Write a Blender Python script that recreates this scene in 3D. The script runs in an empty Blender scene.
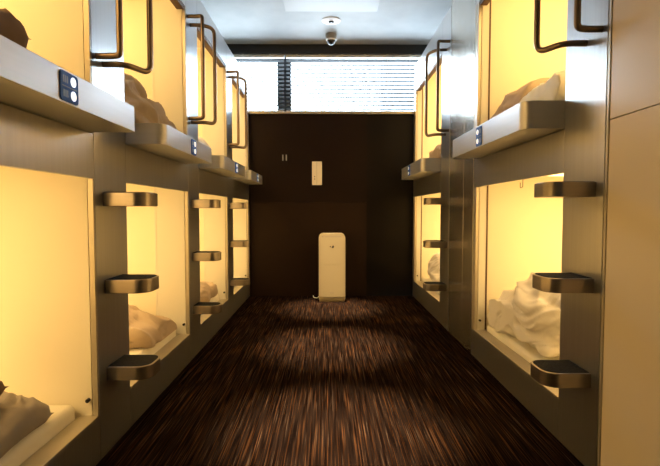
import bpy, bmesh, math, random
from mathutils import Vector, Matrix, noise
S = bpy.context.scene
COL = S.collection
PI = math.pi

# ---------------------------------------------------------------- camera, world, exposure
H = 0.92
cam = bpy.data.cameras.new('camera'); co = bpy.data.objects.new('camera', cam); COL.objects.link(co)
cam.sensor_width = 36; cam.lens = 36*470/660; cam.clip_start = 0.02
pitch = math.atan(22/470); yaw = math.atan(3/470)
co.location = (0, 0, H); co.rotation_euler = (PI/2 - pitch, 0, -yaw)
S.camera = co
S.view_settings.view_transform = 'Standard'; S.view_settings.look = 'None'
S.view_settings.exposure = 0.1; S.view_settings.gamma = 1; S.view_settings.use_curve_mapping = False
W = bpy.data.worlds.new('world'); S.world = W; W.use_nodes = True
bg = W.node_tree.nodes['Background']; bg.inputs[0].default_value = (0.80, 0.90, 1.0, 1); bg.inputs[1].default_value = 27.0
def area(name, loc, rot, sx, sy, power, col, portal=False):
    l = bpy.data.lights.new(name, 'AREA'); l.shape = 'RECTANGLE'; l.size = sx; l.size_y = sy; l.energy = power; l.color = col
    if portal: l.cycles.is_portal = True
    o = bpy.data.objects.new(name, l); COL.objects.link(o); o.location = loc; o.rotation_euler = rot; return o
area('window_portal', (0.05, 5.30, 2.28), (-PI/2, 0, 0), 3.4, 0.66, 1, (1, 1, 1), True)
DOWN = 1500.0
CAPSULE = 5.0       # strength of the warm lamp panels inside the berths
WARM = (1.0, 0.65, 0.25)

# ---------------------------------------------------------------- materials
def mat(name, col, rough=0.5, metal=0.0, **k):
    m = bpy.data.materials.new(name); m.use_nodes = True
    b = m.node_tree.nodes['Principled BSDF']
    b.inputs['Base Color'].default_value = (*col, 1); b.inputs['Roughness'].default_value = rough; b.inputs['Metallic'].default_value = metal
    if 'emit' in k: b.inputs['Emission Color'].default_value = (*k['emit'], 1); b.inputs['Emission Strength'].default_value = k['strength']
    if 'spec' in k: b.inputs['Specular IOR Level'].default_value = k['spec']
    return m
def noisy(name, c1, c2, scale, rough=0.5, metal=0.0, bump=0.0, detail=3, rvar=0.0, ramp=(0.35, 0.65)):
    """two-tone procedural noise in object space, scale is an xyz triple"""
    m = mat(name, c1, rough, metal); nt = m.node_tree; N = nt.nodes; L = nt.links; b = N['Principled BSDF']
    tc = N.new('ShaderNodeTexCoord'); mp = N.new('ShaderNodeMapping'); mp.inputs['Scale'].default_value = scale
    no = N.new('ShaderNodeTexNoise'); no.inputs['Scale'].default_value = 1; no.inputs['Detail'].default_value = detail
    cr = N.new('ShaderNodeValToRGB'); cr.color_ramp.elements[0].position = ramp[0]; cr.color_ramp.elements[1].position = ramp[1]
    cr.color_ramp.elements[0].color = (*c1, 1); cr.color_ramp.elements[1].color = (*c2, 1)
    L.new(tc.outputs['Object'], mp.inputs[0]); L.new(mp.outputs[0], no.inputs['Vector']); L.new(no.outputs[0], cr.inputs[0]); L.new(cr.outputs[0], b.inputs['Base Color'])
    if bump:
        bp = N.new('ShaderNodeBump'); bp.inputs['Strength'].default_value = bump; bp.inputs['Distance'].default_value = 0.01
        L.new(no.outputs[0], bp.inputs['Height']); L.new(bp.outputs[0], b.inputs['Normal'])
    if rvar:
        mr = N.new('ShaderNodeMapRange'); mr.inputs['To Min'].default_value = rough - rvar; mr.inputs['To Max'].default_value = rough + rvar
        L.new(no.outputs[0], mr.inputs[0]); L.new(mr.outputs[0], b.inputs['Roughness'])
    return m
M = {}
M['facade'] = noisy('brushed_steel', (0.50, 0.50, 0.505), (0.53, 0.53, 0.535), (90, 90, 1.2), 0.28, 0.88, 0.0, 2)  # steel darkened to subdue warm capsule glow on the lower fronts
M['ledge'] = noisy('satin_metal_ledge', (0.53, 0.54, 0.56), (0.56, 0.57, 0.59), (3, 3, 60), 0.40, 0.7, 0.0, 2)
M['step'] = noisy('step_metal', (0.33, 0.295, 0.26), (0.36, 0.32, 0.28), (4, 4, 60), 0.28, 0.9, 0.0, 2)
M['rubber'] = noisy('black_rubber', (0.012, 0.012, 0.014), (0.03, 0.03, 0.032), (150, 150, 150), 0.85, 0, 0.2)
M['rubber'].node_tree.nodes['Principled BSDF'].inputs['Specular IOR Level'].default_value = 0.15
M['bronze'] = mat('bronze_tube', (0.23, 0.175, 0.13), 0.3, 0.85)
M['cream'] = noisy('cream_plastic', (0.90, 0.835, 0.67), (0.92, 0.855, 0.69), (2, 2, 2), 0.42)
M['trim_cream'] = mat('cream_trim', (0.82, 0.79, 0.70), 0.4)
M['dark'] = mat('dark_gap', (0.02, 0.016, 0.013), 0.6)
M['gasket'] = mat('brown_gasket', (0.10, 0.05, 0.03), 0.5)
M['rail'] = mat('light_rail', (0.55, 0.50, 0.40), 0.35, 0.5)
M['panel'] = noisy('tan_laminate', (0.76, 0.66, 0.50), (0.80, 0.70, 0.54), (0.8, 0.8, 0.8), 0.3, 0.0)  # laminate lightened to carry the daylight and lamp glow at near right
M['pillar'] = noisy('pillar_steel', (0.50, 0.47, 0.42), (0.58, 0.55, 0.49), (16, 16, 0.2), 0.25, 0.92, 0.0, 2)
M['wallbrown'] = noisy('dark_brown_board', (0.009, 0.004, 0.0025), (0.0105, 0.0047, 0.003), (3, 3, 3), 0.6)
M['wallbrown'].node_tree.nodes['Principled BSDF'].inputs['Specular IOR Level'].default_value = 0.15
M['walllow'] = noisy('brown_board_low', (0.015, 0.0075, 0.0045), (0.017, 0.0085, 0.005), (3, 3, 3), 0.6)
M['walllow'].node_tree.nodes['Principled BSDF'].inputs['Specular IOR Level'].default_value = 0.15
M['walldark'] = noisy('darker_brown_section', (0.005, 0.004, 0.0035), (0.006, 0.0045, 0.004), (3, 3, 3), 0.45)
M['walldark'].node_tree.nodes['Principled BSDF'].inputs['Specular IOR Level'].default_value = 0.12
M['ceil'] = noisy('ceiling_paint', (0.30, 0.32, 0.34), (0.38, 0.40, 0.42), (2.5, 2.5, 2.5), 0.6, 0, 0, 6)  # grey level lowered to tone down window daylight on the ceiling
M['white'] = mat('white_paint', (0.82, 0.83, 0.84), 0.5)
M['beam'] = mat('dark_beam', (0.015, 0.015, 0.017), 0.6)
M['roomwall'] = mat('room_wall', (0.30, 0.26, 0.21), 0.6)
M['pur'] = mat('purifier_warm_tinted', (0.42, 0.36, 0.225), 0.45)  # body colour tinted yellow and darkened for the warm downlight glow
M['purgrey'] = mat('purifier_grey', (0.30, 0.27, 0.22), 0.5)
M['black'] = mat('black_plastic', (0.015, 0.015, 0.016), 0.35)
M['plate'] = noisy('navy_plate', (0.05, 0.15, 0.60), (0.06, 0.17, 0.64), (20, 20, 20), 0.6)
M['plate'].node_tree.nodes['Principled BSDF'].inputs['Specular IOR Level'].default_value = 0.2
M['plate_light'] = mat('plate_bar', (0.22, 0.30, 0.55), 0.4)
M['dot'] = mat('lit_indicator', (0.9, 0.9, 0.9), 0.3, emit=(0.95, 0.97, 1.0), strength=1.0)
M['lamp'] = mat('berth_lamp', (0.9, 0.8, 0.6), 0.5, emit=WARM, strength=CAPSULE)
M['lamp_low'] = mat('lower_berth_lamp', (0.9, 0.8, 0.6), 0.5, emit=WARM, strength=CAPSULE*0.92)
M['hatch'] = mat('hatch_paint', (0.42, 0.43, 0.45), 0.5)  # white panel painted grey to sit at the dim ceiling's brightness
M['sheet'] = noisy('cream_sheet', (0.84, 0.79, 0.67), (0.88, 0.84, 0.72), (6, 6, 6), 0.85, 0, 0.25)
def cloth(name, c1, c2): return noisy(name, c1, c2, (5, 5, 5), 0.9, 0, 0.15, 4)
M['duvet'] = cloth('tan_duvet', (0.50, 0.385, 0.275), (0.57, 0.45, 0.33))
M['duvet_grey'] = cloth('grey_duvet', (0.40, 0.33, 0.26), (0.46, 0.38, 0.30))
M['duvet_white'] = cloth('white_duvet', (0.78, 0.74, 0.68), (0.83, 0.79, 0.73))
M['pillow_grey'] = cloth('taupe_pillow', (0.33, 0.29, 0.25), (0.39, 0.345, 0.30))
M['pillow_dark'] = cloth('brown_pillow', (0.17, 0.11, 0.075), (0.21, 0.14, 0.09))
M['pillow_cream'] = cloth('cream_pillow', (0.85, 0.81, 0.68), (0.88, 0.84, 0.72))
M['slat'] = mat('blind_slat', (0.11, 0.116, 0.124), 0.8, spec=0.0)  # white slats darkened to grey so backlit lines show against the sky
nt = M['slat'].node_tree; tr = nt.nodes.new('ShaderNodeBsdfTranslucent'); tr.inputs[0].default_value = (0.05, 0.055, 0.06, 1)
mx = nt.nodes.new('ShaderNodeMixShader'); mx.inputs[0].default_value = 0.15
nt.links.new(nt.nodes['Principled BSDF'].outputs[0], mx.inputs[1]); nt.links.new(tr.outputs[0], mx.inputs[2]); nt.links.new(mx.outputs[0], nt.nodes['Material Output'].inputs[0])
gm = bpy.data.materials.new('window_glass'); gm.use_nodes = True; nt = gm.node_tree; nt.nodes.clear()
o_ = nt.nodes.new('ShaderNodeOutputMaterial'); t_ = nt.nodes.new('ShaderNodeBsdfTransparent'); t_.inputs[0].default_value = (0.93, 0.97, 0.98, 1)
g_ = nt.nodes.new('ShaderNodeBsdfGlossy'); g_.inputs['Roughness'].default_value = 0.02; x_ = nt.nodes.new('ShaderNodeMixShader'); x_.inputs[0].default_value = 0.06
nt.links.new(t_.outputs[0], x_.inputs[1]); nt.links.new(g_.outputs[0], x_.inputs[2]); nt.links.new(x_.outputs[0], o_.inputs[0]); M['glass'] = gm
M['building'] = noisy('far_building', (0.35, 0.45, 0.55), (0.5, 0.58, 0.66), (0.5, 0.5, 2), 0.7)

# carpet: short streaks running down the corridor
cm = mat('striped_carpet', (0.03, 0.02, 0.015), 0.95, spec=0.0); nt = cm.node_tree; N = nt.nodes; L = nt.links; b = N['Principled BSDF']
tc = N.new('ShaderNodeTexCoord')
def streak(sx, sy, off, pos, cols):
    mp = N.new('ShaderNodeMapping'); mp.inputs['Scale'].default_value = (sx, sy, 1); mp.inputs['Location'].default_value = (off, off*1.7, off)
    no = N.new('ShaderNodeTexNoise'); no.inputs['Scale'].default_value = 1; no.inputs['Detail'].default_value = 1.5
    cr = N.new('ShaderNodeValToRGB'); e = cr.color_ramp.elements
    e[0].position = pos[0]; e[0].color = (*cols[0], 1); e[1].position = pos[1]; e[1].color = (*cols[1], 1)
    L.new(tc.outputs['Object'], mp.inputs[0]); L.new(mp.outputs[0], no.inputs['Vector']); L.new(no.outputs[0], cr.inputs[0]); return cr, no
c1, n1 = streak(220, 2.4, 3, (0.54, 0.74), ((0.012, 0.0075, 0.006), (0.066, 0.029, 0.012)))  # base tone deepened for the shade by the sills and between light pools
c2, n2 = streak(270, 3.0, 41, (0.61, 0.72), ((0, 0, 0), (0.065, 0.047, 0.034)))
c3, n3 = streak(90, 3.0, 77, (0.38, 0.58), ((0.38, 0.36, 0.38), (1, 1, 1)))
ad = N.new('ShaderNodeMixRGB'); ad.blend_type = 'ADD'; ad.inputs[0].default_value = 0.8
mu = N.new('ShaderNodeMixRGB'); mu.blend_type = 'MULTIPLY'; mu.inputs[0].default_value = 1
L.new(c1.outputs[0], ad.inputs[1]); L.new(c2.outputs[0], ad.inputs[2]); L.new(ad.outputs[0], mu.inputs[1]); L.new(c3.outputs[0], mu.inputs[2]); L.new(mu.outputs[0], b.inputs['Base Color'])
bp = N.new('ShaderNodeBump'); bp.inputs['Strength'].default_value = 0.35; bp.inputs['Distance'].default_value = 0.006
L.new(n1.outputs[0], bp.inputs['Height']); L.new(bp.outputs[0], b.inputs['Normal'])
M['carpet'] = cm

# ---------------------------------------------------------------- mesh helpers
class MB:
    def __init__(s): s.bm = bmesh.new()
    def box(s, a, b, bev=0):
        x0, x1 = sorted((a[0], b[0])); y0, y1 = sorted((a[1], b[1])); z0, z1 = sorted((a[2], b[2]))
        r = bmesh.ops.create_cube(s.bm, size=1)
        for v in r['verts']: v.co = Vector(((x0+x1)/2 + v.co.x*(x1-x0), (y0+y1)/2 + v.co.y*(y1-y0), (z0+z1)/2 + v.co.z*(z1-z0)))
        if bev:
            es = list({e for v in r['verts'] for e in v.link_edges})
            bmesh.ops.bevel(s.bm, geom=es, offset=bev, segments=3, profile=0.5, affect='EDGES')
        return s
    def prism(s, pts, z0, z1, bev=0):
        """horizontal outline pts extruded from z0 to z1"""
        vs = [s.bm.verts.new((x, y, z0)) for x, y in pts]; f = s.bm.faces.new(vs)
        g = bmesh.ops.extrude_face_region(s.bm, geom=[f]); nv = [v for v in g['geom'] if isinstance(v, bmesh.types.BMVert)]
        for v in nv: v.co.z = z1
        if bev:
            es = [e for v in nv for e in v.link_edges if all(w in nv for w in e.verts)] + [e for e in f.edges]
            bmesh.ops.bevel(s.bm, geom=list(set(es)), offset=bev, segments=2, profile=0.5, affect='EDGES')
        return s
    def tube(s, pts, r, n=14):
        P = [Vector(p) for p in pts]; rings = []
        up = None
        for i, p in enumerate(P):
            t = (P[min(i+1, len(P)-1)] - P[max(i-1, 0)]).normalized()
            if up is None: up = t.orthogonal().normalized()
            up = (up - t*up.dot(t)).normalized(); w = t.cross(up)
            rings.append([s.bm.verts.new(p + (up*math.cos(a) + w*math.sin(a))*r) for a in [2*PI*k/n for k in range(n)]])
        for A, B in zip(rings, rings[1:]):
            for k in range(n): s.bm.faces.new((A[k], A[(k+1) % n], B[(k+1) % n], B[k]))
        s.bm.faces.new(rings[0]); s.bm.faces.new(rings[-1]); return s
    def lathe(s, prof, c, n=32):
        """profile of (radius, z) around a vertical axis at c"""
        rings = [[s.bm.verts.new((c[0]+r*math.cos(2*PI*k/n), c[1]+r*math.sin(2*PI*k/n), c[2]+z)) for k in range(n)] for r, z in prof]
        for A, B in zip(rings, rings[1:]):
            for k in range(n): s.bm.faces.new((A[k], A[(k+1) % n], B[(k+1) % n], B[k]))
        s.bm.faces.new(rings[0]); s.bm.faces.new(rings[-1]); return s
    def disc(s, c, r, t, axis='x', n=24):
        r_ = bmesh.ops.create_cone(s.bm, cap_ends=True, segments=n, radius1=r, radius2=r, depth=t)
        R = Matrix.Rotation(PI/2, 3, 'Y' if axis == 'x' else 'X') if axis != 'z' else Matrix.Identity(3)
        for v in r_['verts']: v.co = R @ v.co + Vector(c)
        return s
    def build(s, name, m, parent=None, smooth=True, loc=None, local=False):
        """vertices are given in world space; the object's origin becomes its base centre (or its parent's origin)"""
        bm = s.bm; bmesh.ops.recalc_face_normals(bm, faces=bm.faces)
        me = bpy.data.meshes.new(name)
        if parent is not None: org = parent_world(parent)
        elif loc: org = Vector(loc)
        else:
            xs = [v.co for v in bm.verts]
            org = Vector(((min(v.x for v in xs)+max(v.x for v in xs))/2, (min(v.y for v in xs)+max(v.y for v in xs))/2, min(v.z for v in xs)))
        for v in bm.verts: v.co -= org
        bm.to_mesh(me); bm.free()
        me.materials.append(m)
        if smooth:
            me.polygons.foreach_set('use_smooth', [True]*len(me.polygons))
            try: me.set_sharp_from_angle(angle=math.radians(28))
            except Exception: pass
        o = bpy.data.objects.new(name, me); COL.objects.link(o)
        if smooth: o.modifiers.new('normals', 'WEIGHTED_NORMAL').keep_sharp = True
        if parent is not None: o.parent = parent
        else: o.location = org
        return o
def parent_world(o):
    v = Vector((0, 0, 0))
    while o is not None: v += o.location; o = o.parent
    return v
def thing(name, label, cat, loc, group=None):
    o = bpy.data.objects.new(name, None); COL.objects.link(o); o.location = loc; o.empty_display_size = 0.05
    o['label'] = label; o['category'] = cat
    if group: o['group'] = group
    return o
def tag(o, label, cat, group=None):
    o['label'] = label; o['category'] = cat
    if group: o['group'] = group
    return o
def struct(name, mb, m, smooth=False):
    o = mb.build(name, m, None, smooth); o['kind'] = 'structure'; return o
def rounded(pts, n=7):
    """pts: (x, y, radius) outline with rounded corners"""
    out = []
    for i, (x, y, r) in enumerate(pts):
        p = Vector((x, y)); 
        if r <= 0: out.append((x, y)); continue
        a = (Vector(pts[i-1][:2]) - p).normalized(); b_ = (Vector(pts[(i+1) % len(pts)][:2]) - p).normalized()
        A = p + a*r; B = p + b_*r
        for k in range(n+1):
            t = k/n; th = t*PI/2
            # quarter circle between A and B (right-angled corners)
            c = p + (a + b_)*r; q = c - b_*r*math.cos(th) - a*r*math.sin(th)
            out.append((q.x, q.y))
    return out
def bend(pts, r, n=6):
    """polyline with rounded corners in 3-D"""
    P = [Vector(p) for p in pts]; out = [P[0]]
    for i in range(1, len(P)-1):
        a = P[i-1]-P[i]; b_ = P[i+1]-P[i]; rr = min(r, a.length*0.48, b_.length*0.48)
        A = P[i] + a.normalized()*rr; B = P[i] + b_.normalized()*rr
        for k in range(n+1):
            t = k/n; out.append(A*(1-t)**2 + P[i]*2*t*(1-t) + B*t*t)
    out.append(P[-1]); return out

# ---------------------------------------------------------------- room shell
XL, XR = 0.835, 0.928
YB = 5.07; ZC = 2.68; YF = -1.7; XO = 3.1
struct('floor', MB().box((-XO, YF, -0.06), (XO, YB, 0)), M['carpet'])
struct('ceiling', MB().box((-XO, YF, ZC), (XO, YB+0.4, ZC+0.1)), M['ceil'])
struct('wall_back', MB().box((-XO, YF-0.1, -0.06), (XO, YF, ZC)), M['roomwall'])
struct('wall_left', MB().box((-XO-0.1, YF, -0.06), (-XO, YB+0.4, ZC)), M['roomwall'])
struct('wall_right', MB().box((XO, YF, -0.06), (XO+0.1, YB+0.4, ZC)), M['roomwall'])
WZ0, WZ1, WX0, WX1 = 1.975, 2.60, -1.65, 1.75
# end wall below the window, with its panel seams, the darker section at the right
struct('wall_end_lower', MB().box((-XO, YB, -0.06), (0.428, YB+0.16, 1.012)), M['walllow'])
struct('wall_end', MB().box((-XO, YB+0.004, 1.0125), (0.4275, YB+0.16, 1.0155)).box((-XO, YB, 1.016), (0.428, YB+0.16, WZ0-0.02)), M['wallbrown'])
struct('wall_end_dark_section', MB().box((0.4285, YB+0.012, -0.06), (XO, YB+0.16, WZ0-0.02)), M['walldark'])
struct('wall_end_upper', MB().box((-XO, YB, WZ1), (XO, YB+0.35, ZC)).box((-XO, YB, WZ0-0.02), (WX0, YB+0.16, WZ1)).box((WX1, YB, WZ0-0.02), (XO, YB+0.16, WZ1)), M['beam'])
struct('trim_1', MB().box((WX0, YB-0.012, WZ0-0.02), (WX1, YB+0.17, WZ0+0.003), 0.003), M['rail'])
struct('trim_2', MB().box((-1.9, YB-0.02, WZ1-0.015), (1.9, YB+0.05, ZC-0.001), 0.004), M['beam'])
# window with frame, mullion and glass
wf = MB()
for a, b_ in (((WX0, WZ0), (WX1, WZ0+0.03)), ((WX0, WZ1-0.03), (WX1, WZ1)), ((WX0, WZ0), (WX0+0.04, WZ1)), ((WX1-0.04, WZ0), (WX1, WZ1)), ((-0.545, WZ0), (-0.395, WZ1))):
    wf.box((a[0], YB+0.17, a[1]), (b_[0], YB+0.22, b_[1]), 0.003)
w = struct('window_1', wf, M['beam'])
MB().box((WX0+0.03, YB+0.19, WZ0+0.02), (-0.54, YB+0.196, WZ1-0.02)).box((-0.40, YB+0.19, WZ0+0.02), (WX1-0.03, YB+0.196, WZ1-0.02)).build('glass_pane', M['glass'], w, False)
bl = MB().box((3.4, 24, -8), (7.4, 30, 16)).build('building', M['building'], None, False)
tag(bl, 'pale blue building seen faintly outside through the right part of the blinds', 'building')

def blind(x0, x1, label):
    t = thing('window_blind', label, 'blind', ((x0+x1)/2, YB+0.05, WZ1-0.03), 'venetian blinds on the end window')
    MB().box((x0, YB+0.025, WZ1-0.045), (x1, YB+0.075, WZ1-0.002), 0.004).build('headrail', M['white'], t)
    m = MB(); z = WZ1-0.075; tilt = math.radians(9)
    while z > WZ0+0.03:
        dy = 0.024*math.cos(tilt); dz = 0.024*math.sin(tilt)
        vs = []
        for k in range(5):
            u = -1 + k*0.5; arch = 0.003*(1-u*u)
            vs.append((YB+0.05+u*dy, z - u*dz + arch))
        top = [[m.bm.verts.new((x, y, zz + 0.0006*q)) for (y, zz) in vs] for q in (1, -1) for x in (x0+0.004, x1-0.004)]
        a, b_, c, d = top
        for k in range(4):
            m.bm.faces.new((a[k], a[k+1], b_[k+1], b_[k])); m.bm.faces.new((c[k], d[k], d[k+1], c[k+1]))
            m.bm.faces.new((a[k], c[k], c[k+1], a[k+1])); m.bm.faces.new((b_[k], b_[k+1], d[k+1], d[k]))
        m.bm.faces.new((a[0], b_[0], d[0], c[0])); m.bm.faces.new((a[4], c[4], d[4], b_[4]))
        z -= 0.0425
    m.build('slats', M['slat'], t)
    MB().box((x0+0.003, YB+0.035, WZ0+0.006), (x1-0.003, YB+0.065, WZ0+0.022), 0.003).build('bottom_rail', M['white'], t)
    n = max(2, int((x1-x0)/0.24))
    for i in range(n):
        x = x0 + (i+0.5)*(x1-x0)/n
        MB().tube([(x, YB+0.024, WZ0+0.02), (x, YB+0.024, WZ1-0.03)], 0.0009, 5).build('ladder_cord', M['white'], t)
        MB().box((x-0.012, YB+0.015, WZ1-0.034), (x+0.012, YB+0.0255, WZ1-0.010), 0.002).build('headrail_bracket', M['white'], t)
    return t
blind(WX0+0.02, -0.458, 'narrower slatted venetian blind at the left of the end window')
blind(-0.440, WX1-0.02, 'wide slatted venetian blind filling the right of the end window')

# ---------------------------------------------------------------- sleeping capsules
def berth_shell(s, X0, y0, y1, z0, z1, parent):
    """thin-walled open-fronted box, y0/y1 are its inner side walls"""
    t = 0.012; d = 2.02; m = MB(); a = s*(X0+0.004); e = s*(X0+d)
    m.box((a, y0-t, z0), (e, y0, z1)).box((a, y1, z0), (e, y1+t, z1))
    m.box((a, y0-t, z0-t), (e, y1+t, z0)).box((a, y0-t, z1), (e, y1+t, z1+t)).box((e, y0-t, z0-t), (e+s*t, y1+t, z1+t))
    m.build('berth_shell', M['cream'], parent, False)
def channel(s, X0, q, z0, z1, parent, d):
    if d < 0.01: return
    MB().box((s*(X0+0.002), q-0.006, z0), (s*(X0+d), q+0.001, z1)).build('side_trim', M['trim_cream'], parent, False)
    MB().box((s*(X0+d), q-0.008, z0), (s*(X0+d+0.010), q-0.0005, z1)).build('blind_channel', M['gasket'] if d < 0.1 else M['trim_cream'], parent, False)
def number_plate(s, X0, pr, yc, zc, parent, w=0.085, h=0.083):
    x = s*(X0-pr)
    # plate stands 3 mm proud, rounded corners in the y-z plane
    m = MB(); pts = rounded([(yc-w/2, zc-h/2, 0.01), (yc+w/2, zc-h/2, 0.01), (yc+w/2, zc+h/2, 0.01), (yc-w/2, zc+h/2, 0.01)], 4)
    A = [m.bm.verts.new((x+s*0.001, y, z)) for y, z in pts]; B = [m.bm.verts.new((x-s*0.003, y, z)) for y, z in pts]
    m.bm.faces.new(A); m.bm.faces.new(B)
    for k in range(len(pts)): m.bm.faces.new((A[k], A[(k+1) % len(pts)], B[(k+1) % len(pts)], B[k]))
    p = m.build('number_plate', M['plate'], parent)
    g = MB()
    for dz in (h*0.24, -h*0.24):
        MB().disc((x-s*0.0035, yc+w*0.2, zc+dz), 0.0125, 0.002).build('indicator_light', M['dot'], p)
        for j in range(3): g.box((x-s*0.0029, yc-w*(0.36-0.10*j), zc+dz-h*0.12), (x-s*0.0034, yc-w*(0.30-0.10*j), zc+dz+h*0.12))
    g.box((x-s*0.0029, yc-w*0.42, zc-0.001), (x-s*0.0034, yc+w*0.42, zc+0.001))
    g.build('digit_marks', M['plate_light'], p)

def lower_capsule(s, X0, p0, p1, q, n0, k, label, d=0.055, hook=False):
    base = (s*X0, (p1+q)/2, 0)
    t = thing('sleeping_capsule', label, 'capsule bed', base, 'lower sleeping capsules')
    zt = 1.037*k; zs = 0.165; zh = (1.196 if s < 0 else 1.239)
    x = s*X0; xi = s*(X0+0.02)
    MB().box((x, p1+0.001, 0.001), (xi, n0-0.0015, zs), 0.0015).build('sill_panel', M['facade'], t)
    MB().box((s*(X0-0.003), p1+0.001, zs), (s*(X0+0.068), q, zs+0.010), 0.002).build('sill_rail', M['rail'], t)
    MB().box((x, p1+0.001, zt), (xi, n0-0.0015, zh), 0.0015).build('header_panel', M['facade'], t)
    MB().box((x, q, zs+0.001), (xi, n0-0.0015, zt-0.001), 0.0015).build('jamb', M['rail'], t)
    berth_shell(s, X0+0.018, p0+0.03, q, 0.06, zt+0.06, t)
    channel(s, X0+0.018, q, zs+0.01, zt+0.04, t, d)
    MB().disc((s*(X0+0.03), q-0.012, zs+0.07), 0.007, 0.014, 'y', 16).build('latch_knob', M['black'], t)
    lm = MB().box((s*(X0+0.10), p0+0.08, zt+0.035), (s*(X0+1.9), q-0.42, zt+0.055), 0.004); lm.build('berth_lamp', M['lamp_low'], t)
    if hook:
        y = 2.27; z = zt
        MB().tube(bend([(s*(X0+0.01), y-0.016, z), (s*(X0+0.01), y-0.016, z-0.035), (s*(X0+0.01), y+0.014, z-0.038), (s*(X0+0.01), y+0.014, z-0.012)], 0.006), 0.0018, 8).build('hook', M['bronze'], t)
    return t
def upper_capsule(s, X0, p0, p1, q, n0, k, top, lz, le, label, d=0.055):
    base = (s*X0, (p1+q)/2, lz[0])
    t = thing('sleeping_capsule', label, 'capsule bed', base, 'upper sleeping capsules')
    zt = 2.125*k; x = s*X0; xi = s*(X0+0.02); pr = 0.16
    # front ledge with rounded near corner
    o = s*(X0-pr); pts = [(x+s*0.04, p1+0.004, 0), (o, p1+0.004, 0.045), (o, le, 0.02), (x+s*0.04, le, 0)]
    MB().prism(rounded(pts), lz[0]+0.001, lz[1], 0.002).build('front_ledge', M['ledge'], t)
    number_plate(s, X0, pr, (p1+q)/2, (lz[0]+lz[1])/2, t, h=(lz[1]-lz[0])*0.86)
    MB().box((x, p1+0.001, zt), (xi, n0-0.0015, top), 0.0015).build('fascia_panel', M['facade'], t)
    MB().box((x, q, lz[0]+0.001), (xi, n0-0.0015, zt-0.001), 0.0015).build('jamb', M['rail'], t)
    MB().box((s*(X0+0.004), p1+0.002, zt-0.022), (s*(X0+0.05), q-0.002, zt-0.0005), 0.004).build('roller_blind_cassette', M['gasket'], t)
    berth_shell(s, X0+0.018, p0+0.03, q, lz[0]+0.03, top-0.05, t)
    channel(s, X0+0.018, q, lz[1], zt+0.03, t, d)
    lm = MB().box((s*(X0+0.10), p0+0.08, top-0.09), (s*(X0+1.9), q-0.42, top-0.07), 0.004); lm.build('berth_lamp', M['lamp'], t)
    return t
def ladder_post(s, X0, p0, p1, k, top, zst, hz, label, far=0.15):
    t = thing('ladder_post', label, 'ladder', (s*X0, (p0+p1)/2, 0), 'ladder posts between the capsules')
    x = s*X0
    MB().box((x, p0+0.0015, 0.001), (s*(X0+0.03), p1-0.0005, top), 0.002).build('post', M['facade'], t)
    a, b_ = (p0+0.06, p1-0.05) if s < 0 else (p0+0.045, p1-0.07)
    for z in zst:
        o = s*(X0-0.162)
        pts = rounded([(x+s*0.001, a, 0), (o, a, 0.055), (o, b_, 0.05), (x+s*0.001, b_, 0)], 8)
        st = MB().prism(pts, z-0.052, z, 0.003).build('step', M['step'], t)
        o = s*(X0-0.154)
        pts = rounded([(x-s*0.002, a+0.008, 0), (o, a+0.008, 0.047), (o, b_-0.008, 0.042), (x-s*0.002, b_-0.008, 0)], 8)
        MB().prism(pts, z-0.002, z+0.0015).build('tread_pad', M['rubber'], st)
    z0, z1 = hz
    e1 = 0.090; e2 = 0.132; v1 = p0+0.025; v2 = p0+far
    xx = lambda e: s*(X0-e)
    for zz0, zz1, ma, v, e, r in ((z0, z1, p0+0.035, v1, e1, 0.022), (z0-0.014, z1-0.032, p0+(0.085 if s < 0 else 0.13), v2, e2, 0.045)):
        pts = [(x, ma, zz0), (xx(e*0.62), ma, zz0), (xx(e), v, zz0), (xx(e), v, zz1), (xx(e*0.62), ma, zz1), (x, ma, zz1)]
        MB().tube(bend(pts, r, 8), 0.0112).build('grab_handle', M['bronze'], t)
    return t
kL, kR = 1.0, 1.032
TL, TR = 2.31, 2.45
LZL, LZR = (1.197, 1.285), (1.241, 1.352)
stL = (0.990, 0.661, 0.329); stR = (1.021, 0.685, 0.349)
# left side: post start, post end, opening end, next post start
L_ = [(0.57, 0.81, 1.688, 1.700, 'nearest the camera'), (1.70, 1.968, 2.828, 2.845, 'second'), (2.845, 3.082, 3.945, 3.965, 'third'), (3.965, 4.187, 4.985, 5.065, 'at the far end by the dark wall')]
lowL = ['lower left capsule nearest the camera, grey pillows inside, cut by the frame', 'lower left capsule behind the large front ladder, crumpled tan duvet inside',
        'lower left capsule between the two farther left ladders, small duvet bundle inside', 'narrow looking lower left capsule farthest away, beside the dark end wall']
upL = ['upper left capsule nearest the camera with big number plate on its ledge', 'upper left capsule holding a crumpled grey duvet above the front ladder steps',
       'upper left capsule, third along, with a white duvet edge showing', 'upper left capsule farthest away, its ledge touching the dark end wall']
for i, (p0, p1, q, n0, nm) in enumerate(L_):
    lower_capsule(-1, XL, p0, p1, q, n0, kL, lowL[i], 0.004 if i < 1 else 0.17)
    upper_capsule(-1, XL, p0, p1, q, n0, kL, TL, LZL, (q-0.003 if i == 0 else q-0.04), upL[i], 0.004 if i == 0 else 0.17)
lp = ['ladder post at the left, beside the camera and out of frame', 'largest left ladder post with three bronze steps and two dark grab handles at frame top', 'second left ladder post, midway down the aisle, with golden grab handles',
      'farthest left ladder post, with its grab handles in front of the blinds']
for i, (p0, p1, q, n0, nm) in enumerate(L_):
    if i: ladder_post(-1, XL, p0, p1, kL, TL, stL, (1.480, 2.085), lp[i], (0, 0.205, 0.15, 0.165)[i])
struct('wall_left_panel', MB().box((-XL-0.03, YF, 0), (-XL, L_[0][1], TL)), M['panel'])
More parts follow.
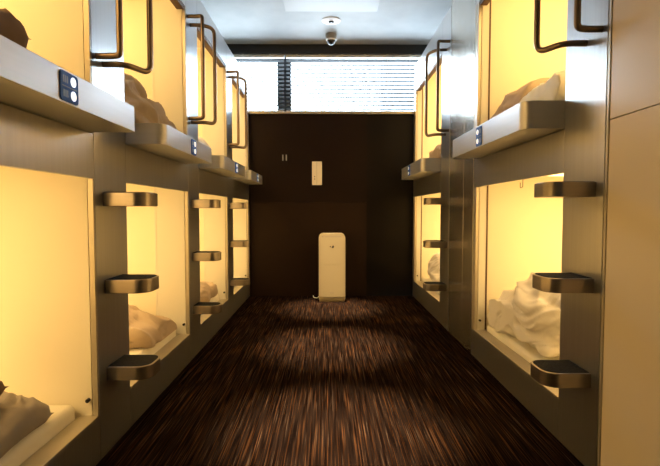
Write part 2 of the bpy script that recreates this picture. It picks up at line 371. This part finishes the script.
# right side
R_ = [(1.575, 1.848, 2.925, 2.985), (3.572, 3.845, 4.965, 5.065)]
lowR = ['lower right capsule nearest the camera with a big cream duvet heap inside', 'lower right capsule at the far end, beside the black end wall']
upR = ['upper right capsule nearest the camera with tan duvet and bright cream pillow', 'upper right capsule at the far end, its ledge reaching the black wall']
rp = ['nearest right ladder post, bronze steps in front of the tan panel', 'farther right ladder post with handles seen in front of the ceiling and blinds']
for i, (p0, p1, q, n0) in enumerate(R_):
    lower_capsule(1, XR, p0, p1, q, n0, kR, lowR[i], 0.045, i == 0)
    upper_capsule(1, XR, p0, p1, q, n0, kR, TR, LZR, q-0.02 if i == 0 else 4.88, upR[i], 0.045)
    ladder_post(1, XR, p0, p1, kR, TR, stR, (1.533, 2.20), rp[i], 0.235)
# steel clad pillar between the two right units, with its joints
struct('wall_right_pillar', MB().box((XR, 2.988, 0), (XR+0.5, 3.20, ZC), 0.002).box((XR, 3.203, 0), (XR+0.5, 3.565, ZC), 0.002), M['pillar'])
# tan laminate wall at the near right: lower and upper boards with a bright edge trim
struct('wall_right_panel', MB().box((XR, YF, 0), (XR+0.03, 1.552, 1.2175), 0.001).box((XR, YF, 1.2205), (XR+0.03, 1.552, ZC), 0.001), M['panel'])
struct('trim_3', MB().box((XR-0.003, 1.554, 0), (XR+0.03, 1.566, ZC), 0.001), M['rail'])
struct('trim_4', MB().box((XR+0.006, 1.566, 0), (XR+0.03, 1.576, ZC), 0.001), M['dark'])

# ---------------------------------------------------------------- mattresses and bedding
def mattress(s, X0, p0, q, z0, zt, label):
    x0, x1 = s*(X0+0.071), s*(X0+1.98); y0, y1 = p0+0.045, q-0.012
    m = MB(); m.box((x0, y0, z0), (x1, y1, zt)); bm = m.bm
    bmesh.ops.bevel(bm, geom=bm.edges[:], offset=0.022, segments=6, profile=0.5, affect='EDGES')
    o = m.build('mattress', M['sheet']); tag(o, label, 'mattress', 'white capsule mattresses'); return o
mlab = ['lying in the lower left capsule nearest the camera', 'in the second lower left capsule, under the tan duvet', 'in the third lower left capsule, under a small bundle', 'in the farthest lower left capsule']
for i, (p0, p1, q, n0, nm) in enumerate(L_):
    mattress(-1, XL, p0, q, 0.061, 0.226, 'cream sheeted mattress ' + mlab[i])
    mattress(-1, XL, p0, q, 1.2275, 1.325, 'cream sheeted mattress ' + mlab[i].replace('lower', 'upper').replace('under the tan duvet', 'under the grey duvet').replace('under a small bundle', 'under the white duvet'))
for i, (p0, p1, q, n0) in enumerate(R_):
    e = ['nearest the camera', 'at the far end'][i]
    mattress(1, XR, p0, q, 0.061, 0.215, 'cream sheeted mattress in the lower right capsule ' + e)
    mattress(1, XR, p0, q, 1.272, 1.385, 'cream sheeted mattress in the upper right capsule ' + e)

def crumple(name, lobes, m, label, cat, seed=0, amp=0.02, floor=None, voxel=0.0095, group=None, box=None):
    """one cloth heap: ellipsoid lobes fused by a voxel remesh, then folded"""
    bm = bmesh.new()
    for (c, r, rz) in lobes:
        g = bmesh.ops.create_icosphere(bm, subdivisions=4, radius=1)
        R = Matrix.Rotation(math.radians(rz), 3, 'Z')
        for v in g['verts']:
            u = v.co.copy()
            e = 0.85
            u = Vector([math.copysign(abs(a)**e, a) for a in u])
            v.co = R @ Vector((u.x*r[0], u.y*r[1], u.z*r[2])) + Vector(c)
    me = bpy.data.meshes.new('t'); bm.to_mesh(me); bm.free()
    o = bpy.data.objects.new('t', me); COL.objects.link(o)
    rm = o.modifiers.new('r', 'REMESH'); rm.mode = 'VOXEL'; rm.voxel_size = voxel
    sm = o.modifiers.new('s', 'SMOOTH'); sm.iterations = 4
    dg = bpy.context.evaluated_depsgraph_get(); dg.update()
    me2 = bpy.data.meshes.new_from_object(o.evaluated_get(dg)); bpy.data.objects.remove(o); bpy.data.meshes.remove(me)
    bm = bmesh.new(); bm.from_mesh(me2); bpy.data.meshes.remove(me2)
    bm.normal_update()
    off = Vector((seed*3.1, seed*1.7, seed*0.9)); new = []
    for v in bm.verts:
        p = v.co; w = noise.noise_vector(p*3+off)*0.12
        a = (p+w)
        # long folds: ridged noise stretched along a slanting direction
        f1 = max(-0.7, 1-abs(noise.noise(Vector((a.x*3+a.z*3, a.y*3.2-a.z*5, a.z*11+a.y*4))+off))*3.6)
        f2 = max(-0.5, 1-abs(noise.noise(Vector((a.x*8, a.y*8+a.z*10, a.z*24+a.y*9))+off*2))*3.2)
        f3 = noise.noise(a*4+off)
        new.append(p + v.normal*(amp*(0.9*f1 + 0.28*f2 + 0.9*f3)))
    for v, p in zip(bm.verts, new):
        v.co = p
        if floor is not None and v.co.z < floor: v.co.z = floor + (v.co.z-floor)*0.02
        if box:
            v.co.x = min(max(v.co.x, box[0]), box[1]); v.co.y = min(max(v.co.y, box[2]), box[3])
    mb = MB(); mb.bm.free(); mb.bm = bm
    o = mb.build(name, m); o.modifiers.clear()
    for p in o.data.polygons: p.use_smooth = True
    at = o.data.attributes.get('sharp_edge')
    if at: o.data.attributes.remove(at)
    return tag(o, label, cat, group)
def pillow(c, size, rot, m, label, seed=0, group=None, box=None):
    bm = bmesh.new(); n = 30; top = {}; bot = {}
    for side, D in ((1, top), (-1, bot)):
        for i in range(n+1):
            for j in range(n+1):
                u = -1+2*i/n; v = -1+2*j/n
                edge = (i in (0, n) or j in (0, n))
                if edge and side == -1: D[i, j] = top[i, j]; continue
                pin = 1-0.10*(1-v*v)*abs(u)**3; pin2 = 1-0.10*(1-u*u)*abs(v)**3
                h = ((1-u**4)*(1-v**4))**0.34 if not edge else 0
                wr = 0.07*noise.noise(Vector((u*2.2+seed, v*2.2, seed*1.3))) + 0.12*(1-abs(noise.noise(Vector((u*3+seed*2, v*3+u*2, 3))))*3.5)
                D[i, j] = bm.verts.new((u*pin*size[0]/2, v*pin2*size[1]/2, side*size[2]/2*h*(1+wr*2) ))
        for i in range(n):
            for j in range(n):
                f = [D[i, j], D[i+1, j], D[i+1, j+1], D[i, j+1]]
                bm.faces.new(f if side == 1 else f[::-1])
    from mathutils import Euler
    R = Euler([math.radians(a) for a in rot]).to_matrix()
    for v in bm.verts:
        v.co = R @ v.co + Vector(c)
        if box: v.co.x = min(max(v.co.x, box[0]), box[1]); v.co.y = min(max(v.co.y, box[2]), box[3]); v.co.z = max(v.co.z, box[4])
    mb = MB(); mb.bm.free(); mb.bm = bm; o = mb.build('pillow', m); o.modifiers.clear()
    at = o.data.attributes.get('sharp_edge')
    if at: o.data.attributes.remove(at)
    return tag(o, label, 'pillow', group)

pillow((-1.05, 1.275, 0.272), (0.34, 0.50, 0.15), (3, 12, 6), M['pillow_grey'], 'large taupe pillow at the bottom left corner, lowest of the pair', 1, box=(-1.6, -0.875, 0.9, 1.66, 0.2265))
pillow((-1.09, 1.15, 0.408), (0.34, 0.44, 0.10), (3, 8, 8), M['pillow_dark'], 'darker brown pillow corner poking in above the large bottom left pillow', 5, box=(-1.6, -0.875, 0.8, 1.66, 0.2265))  # darker, browner tone than the large pillow below it
pillow((-1.03, 1.22, 1.415), (0.30, 0.42, 0.16), (2, -2, -2), M['pillow_dark'], 'dark brown pillow corner in the upper left capsule at the top left', 9, box=(-1.6, -0.875, 0.8, 1.66, 1.3255))
crumple('duvet', [((-1.10, 2.52, 0.27), (0.20, 0.27, 0.085), 10), ((-1.00, 2.60, 0.25), (0.10, 0.17, 0.06), -15), ((-1.15, 2.42, 0.32), (0.16, 0.2, 0.06), 0)], M['duvet'], 'crumpled tan duvet in the second lower left capsule, behind the lowest front step', 'duvet', 2, 0.032, 0.2265, box=(-1.6, -0.885, 1.8, 2.81))
crumple('duvet', [((-1.12, 2.36, 1.46), (0.19, 0.34, 0.16), 8), ((-0.98, 2.52, 1.40), (0.10, 0.26, 0.085), -10), ((-1.16, 2.25, 1.58), (0.15, 0.25, 0.10), 0)], M['duvet_grey'], 'crumpled greyish duvet in the second upper left capsule, below the big handles', 'duvet', 3, 0.026, 1.3255, box=(-1.6, -0.87, 1.8, 2.81))
crumple('duvet', [((-1.02, 3.62, 0.28), (0.14, 0.22, 0.075), 0), ((-1.0, 3.55, 0.32), (0.09, 0.13, 0.05), 20)], M['duvet'], 'small tan duvet bundle in the third lower left capsule', 'duvet', 4, 0.024, 0.2265, box=(-1.6, -0.885, 3.0, 3.93))
crumple('duvet', [((-0.99, 3.52, 1.38), (0.10, 0.26, 0.085), 0), ((-1.05, 3.42, 1.42), (0.10, 0.2, 0.06), 0)], M['duvet_white'], 'white duvet peeking over the ledge of the third upper left capsule', 'duvet', 5, 0.012, 1.3255, box=(-1.6, -0.87, 3.0, 3.93))
crumple('duvet', [((1.24, 2.40, 0.40), (0.24, 0.34, 0.15), -8), ((1.13, 2.58, 0.33), (0.16, 0.28, 0.12), 12), ((1.08, 2.72, 0.27), (0.10, 0.15, 0.065), 0), ((1.20, 2.34, 0.50), (0.16, 0.30, 0.07), 0), ((1.08, 2.42, 0.28), (0.09, 0.28, 0.06), -6)], M['duvet_white'], 'big heaped cream duvet in the near lower right capsule', 'duvet', 6, 0.030, 0.2155, box=(0.985, 1.7, 1.75, 2.90))
crumple('duvet', [((1.16, 2.66, 1.48), (0.16, 0.24, 0.13), -10), ((1.07, 2.74, 1.44), (0.095, 0.16, 0.10), 0)], M['duvet'], 'tan duvet heap in the near upper right capsule, left of the bright pillow', 'duvet', 7, 0.020, 1.3855, box=(0.965, 1.7, 1.75, 2.90))
pillow((1.12, 2.20, 1.452), (0.31, 0.50, 0.135), (0, 0, -4), M['pillow_cream'], 'bright cream pillow in the near upper right capsule, right of the tan duvet', 4, box=(0.965, 1.6, 1.7, 2.85, 1.3855))
crumple('duvet', [((1.13, 4.45, 0.34), (0.12, 0.34, 0.13), 0), ((1.07, 4.35, 0.28), (0.08, 0.25, 0.07), 0), ((1.14, 4.55, 0.42), (0.1, 0.2, 0.08), 0)], M['duvet_white'], 'crumpled cream duvet in the far lower right capsule', 'duvet', 8, 0.02, 0.2155, box=(0.985, 1.7, 3.9, 4.95))
crumple('duvet', [((1.07, 4.36, 1.44), (0.09, 0.32, 0.07), 0), ((1.12, 4.2, 1.46), (0.09, 0.2, 0.06), 0)], M['duvet'], 'rumpled duvet showing above the ledge of the far upper right capsule', 'duvet', 9, 0.018, 1.3855, box=(0.965, 1.7, 3.9, 4.95))

# ---------------------------------------------------------------- air purifier
t = thing('air_purifier', 'slim upright warm-tinted air purifier on the carpet against the end wall', 'air purifier', (0.05, 4.83, 0))
px0, px1, pyf, pyb = -0.083, 0.185, 4.72, 4.97
def front_plate(x0, x1, z0, z1, rt, y0, y1):
    m = MB(); pts = rounded([(x0, z0, 0.012), (x1, z0, 0.012), (x1, z1, rt), (x0, z1, rt)], 8)
    A = [m.bm.verts.new((x, y0, z)) for x, z in pts]; B = [m.bm.verts.new((x, y1, z)) for x, z in pts]
    m.bm.faces.new(A); g = m.bm.faces.new(B)
    for k in range(len(pts)): m.bm.faces.new((A[k], A[(k+1) % len(pts)], B[(k+1) % len(pts)], B[k]))
    return m
front_plate(px0, px1, 0.022, 0.692, 0.045, pyf+0.006, pyb).build('body', M['pur'], t)
front_plate(px0+0.010, px1-0.010, 0.052, 0.375, 0.004, pyf, pyf+0.008).build('lower_front_panel', M['pur'], t)
front_plate(px0+0.010, px1-0.010, 0.378, 0.650, 0.004, pyf, pyf+0.008).build('upper_front_panel', M['pur'], t)
MB().box((px0+0.008, pyf+0.02, 0.0), (px1-0.008, pyb-0.01, 0.024), 0.006).build('base', M['pur'], t)
MB().box((px0+0.045, pyf+0.003, 0.036), (px1-0.02, pyf+0.01, 0.046)).build('intake_slot', M['purgrey'], t)
MB().box((px0+0.06, pyf+0.004, 0.658), (px1-0.04, pyf+0.0075, 0.664)).build('outlet_line', M['purgrey'], t)
MB().disc((px0+0.038, pyf+0.004, 0.664), 0.009, 0.006, 'y', 20).build('power_button', M['purgrey'], t)
lg = MB()
def flat(mb, pts, y, th=0.0015):
    A = [mb.bm.verts.new((x, y, z)) for x, z in pts]; B = [mb.bm.verts.new((x, y+th, z)) for x, z in pts]
    mb.bm.faces.new(A); mb.bm.faces.new(B)
    for k in range(len(pts)): mb.bm.faces.new((A[k], A[(k+1) % len(pts)], B[(k+1) % len(pts)], B[k]))
flat(lg, [(0.045, 0.553), (0.062, 0.578), (0.062, 0.545)], pyf-0.001); flat(lg, [(0.062, 0.578), (0.072, 0.560), (0.062, 0.545)], pyf-0.0012)
flat(lg, [(0.028, 0.566), (0.040, 0.566), (0.040, 0.556), (0.028, 0.556)], pyf-0.001)
lg.build('emblem', M['black'], t, False)
wm = MB()
for j, (a, b_) in enumerate(((0.030, 0.035), (0.038, 0.043), (0.046, 0.048), (0.051, 0.056), (0.059, 0.061), (0.064, 0.069))): wm.box((a, pyf-0.0008, 0.088), (b_, pyf+0.001, 0.096))
wm.build('small_wordmark', M['purgrey'], t, False)
pc = MB().tube(bend([(-0.08, 4.93, 0.03), (-0.10, 4.9, 0.006), (-0.14, 4.94, 0.006), (-0.15, 5.055, 0.006)], 0.03), 0.004, 8); pc.build('power_cord', M['white'], t)

# ---------------------------------------------------------------- wall fittings
t = thing('wall_control_panel', 'tall cream control panel high on the dark end wall above the purifier', 'control panel', (-0.107, YB, 1.20))
MB().box((-0.160, YB-0.014, 1.198), (-0.054, YB-0.0005, 1.449), 0.003).build('cover', M['sheet'], t)
MB().box((-0.110, YB-0.0155, 1.205), (-0.108, YB-0.0135, 1.442)).build('seam', M['purgrey'], t)
for z in (1.262, 1.288): MB().disc((-0.132, YB-0.015, z), 0.0065, 0.004, 'y', 16).build('button', M['purgrey'], t)
t = thing('pale_bar_pair', 'pair of small pale vertical bars on the dark end wall, left of the control panel', 'door pull', (-0.455, YB, 1.46))
for x in (-0.472, -0.435): MB().box((x-0.006, YB-0.010, 1.458), (x+0.006, YB-0.0005, 1.522), 0.003).build('bar', M['ledge'], t)
# ---------------------------------------------------------------- ceiling fittings
t = thing('ceiling_hatch', 'white rectangular panel on the ceiling at the top centre', 'ceiling panel', (0.037, 3.8, ZC))
MB().box((-0.364, 3.40, ZC-0.012), (0.439, 4.212, ZC-0.0005), 0.003).build('panel', M['hatch'], t)
def downlight(y, label):
    t = thing('ceiling_downlight', label, 'downlight', (0.04, y, ZC), 'recessed warm downlights along the aisle')
    MB().lathe([(0.088, -0.0005), (0.088, -0.004), (0.078, -0.009), (0.028, -0.012)], (0.04, y, ZC)).build('cover_ring', M['white'], t)
    MB().lathe([(0.024, -0.0115), (0.024, -0.022), (0.018, -0.026)], (0.04, y, ZC)).build('lamp_barrel', M['black'], t)
    l = bpy.data.lights.new('downlight_beam', 'SPOT'); l.energy = DOWN; l.color = (1.0, 0.72, 0.42); l.spot_size = math.radians(26); l.spot_blend = 1.0; l.shadow_soft_size = 0.03
    o = bpy.data.objects.new('downlight_beam', l); COL.objects.link(o); o.location = (0.04, y, ZC-0.05)
downlight(4.434, 'white round ceiling downlight with dark centre, between hatch and dome camera')
downlight(3.18, 'round downlight over the middle of the aisle, above the frame')
downlight(1.93, 'round downlight over the near part of the aisle, above the frame')
t = thing('dome_camera', 'small grey dome security camera hanging from the ceiling by the beam', 'security camera', (0.042, 4.78, ZC))
MB().lathe([(0.058, -0.0005), (0.058, -0.020), (0.054, -0.045), (0.05, -0.048)], (0.042, 4.78, ZC)).build('housing', M['purgrey'], t)
MB().lathe([(0.049, -0.048), (0.054, -0.056), (0.050, -0.062), (0.046, -0.062)], (0.042, 4.78, ZC)).build('collar', M['white'], t)
MB().lathe([(0.045*math.cos(a), -0.058-0.045*math.sin(a)) for a in [PI/2*k/8 for k in range(8)]]+[(0.003, -0.103)], (0.042, 4.78, ZC)).build('dome', M['black'], t)
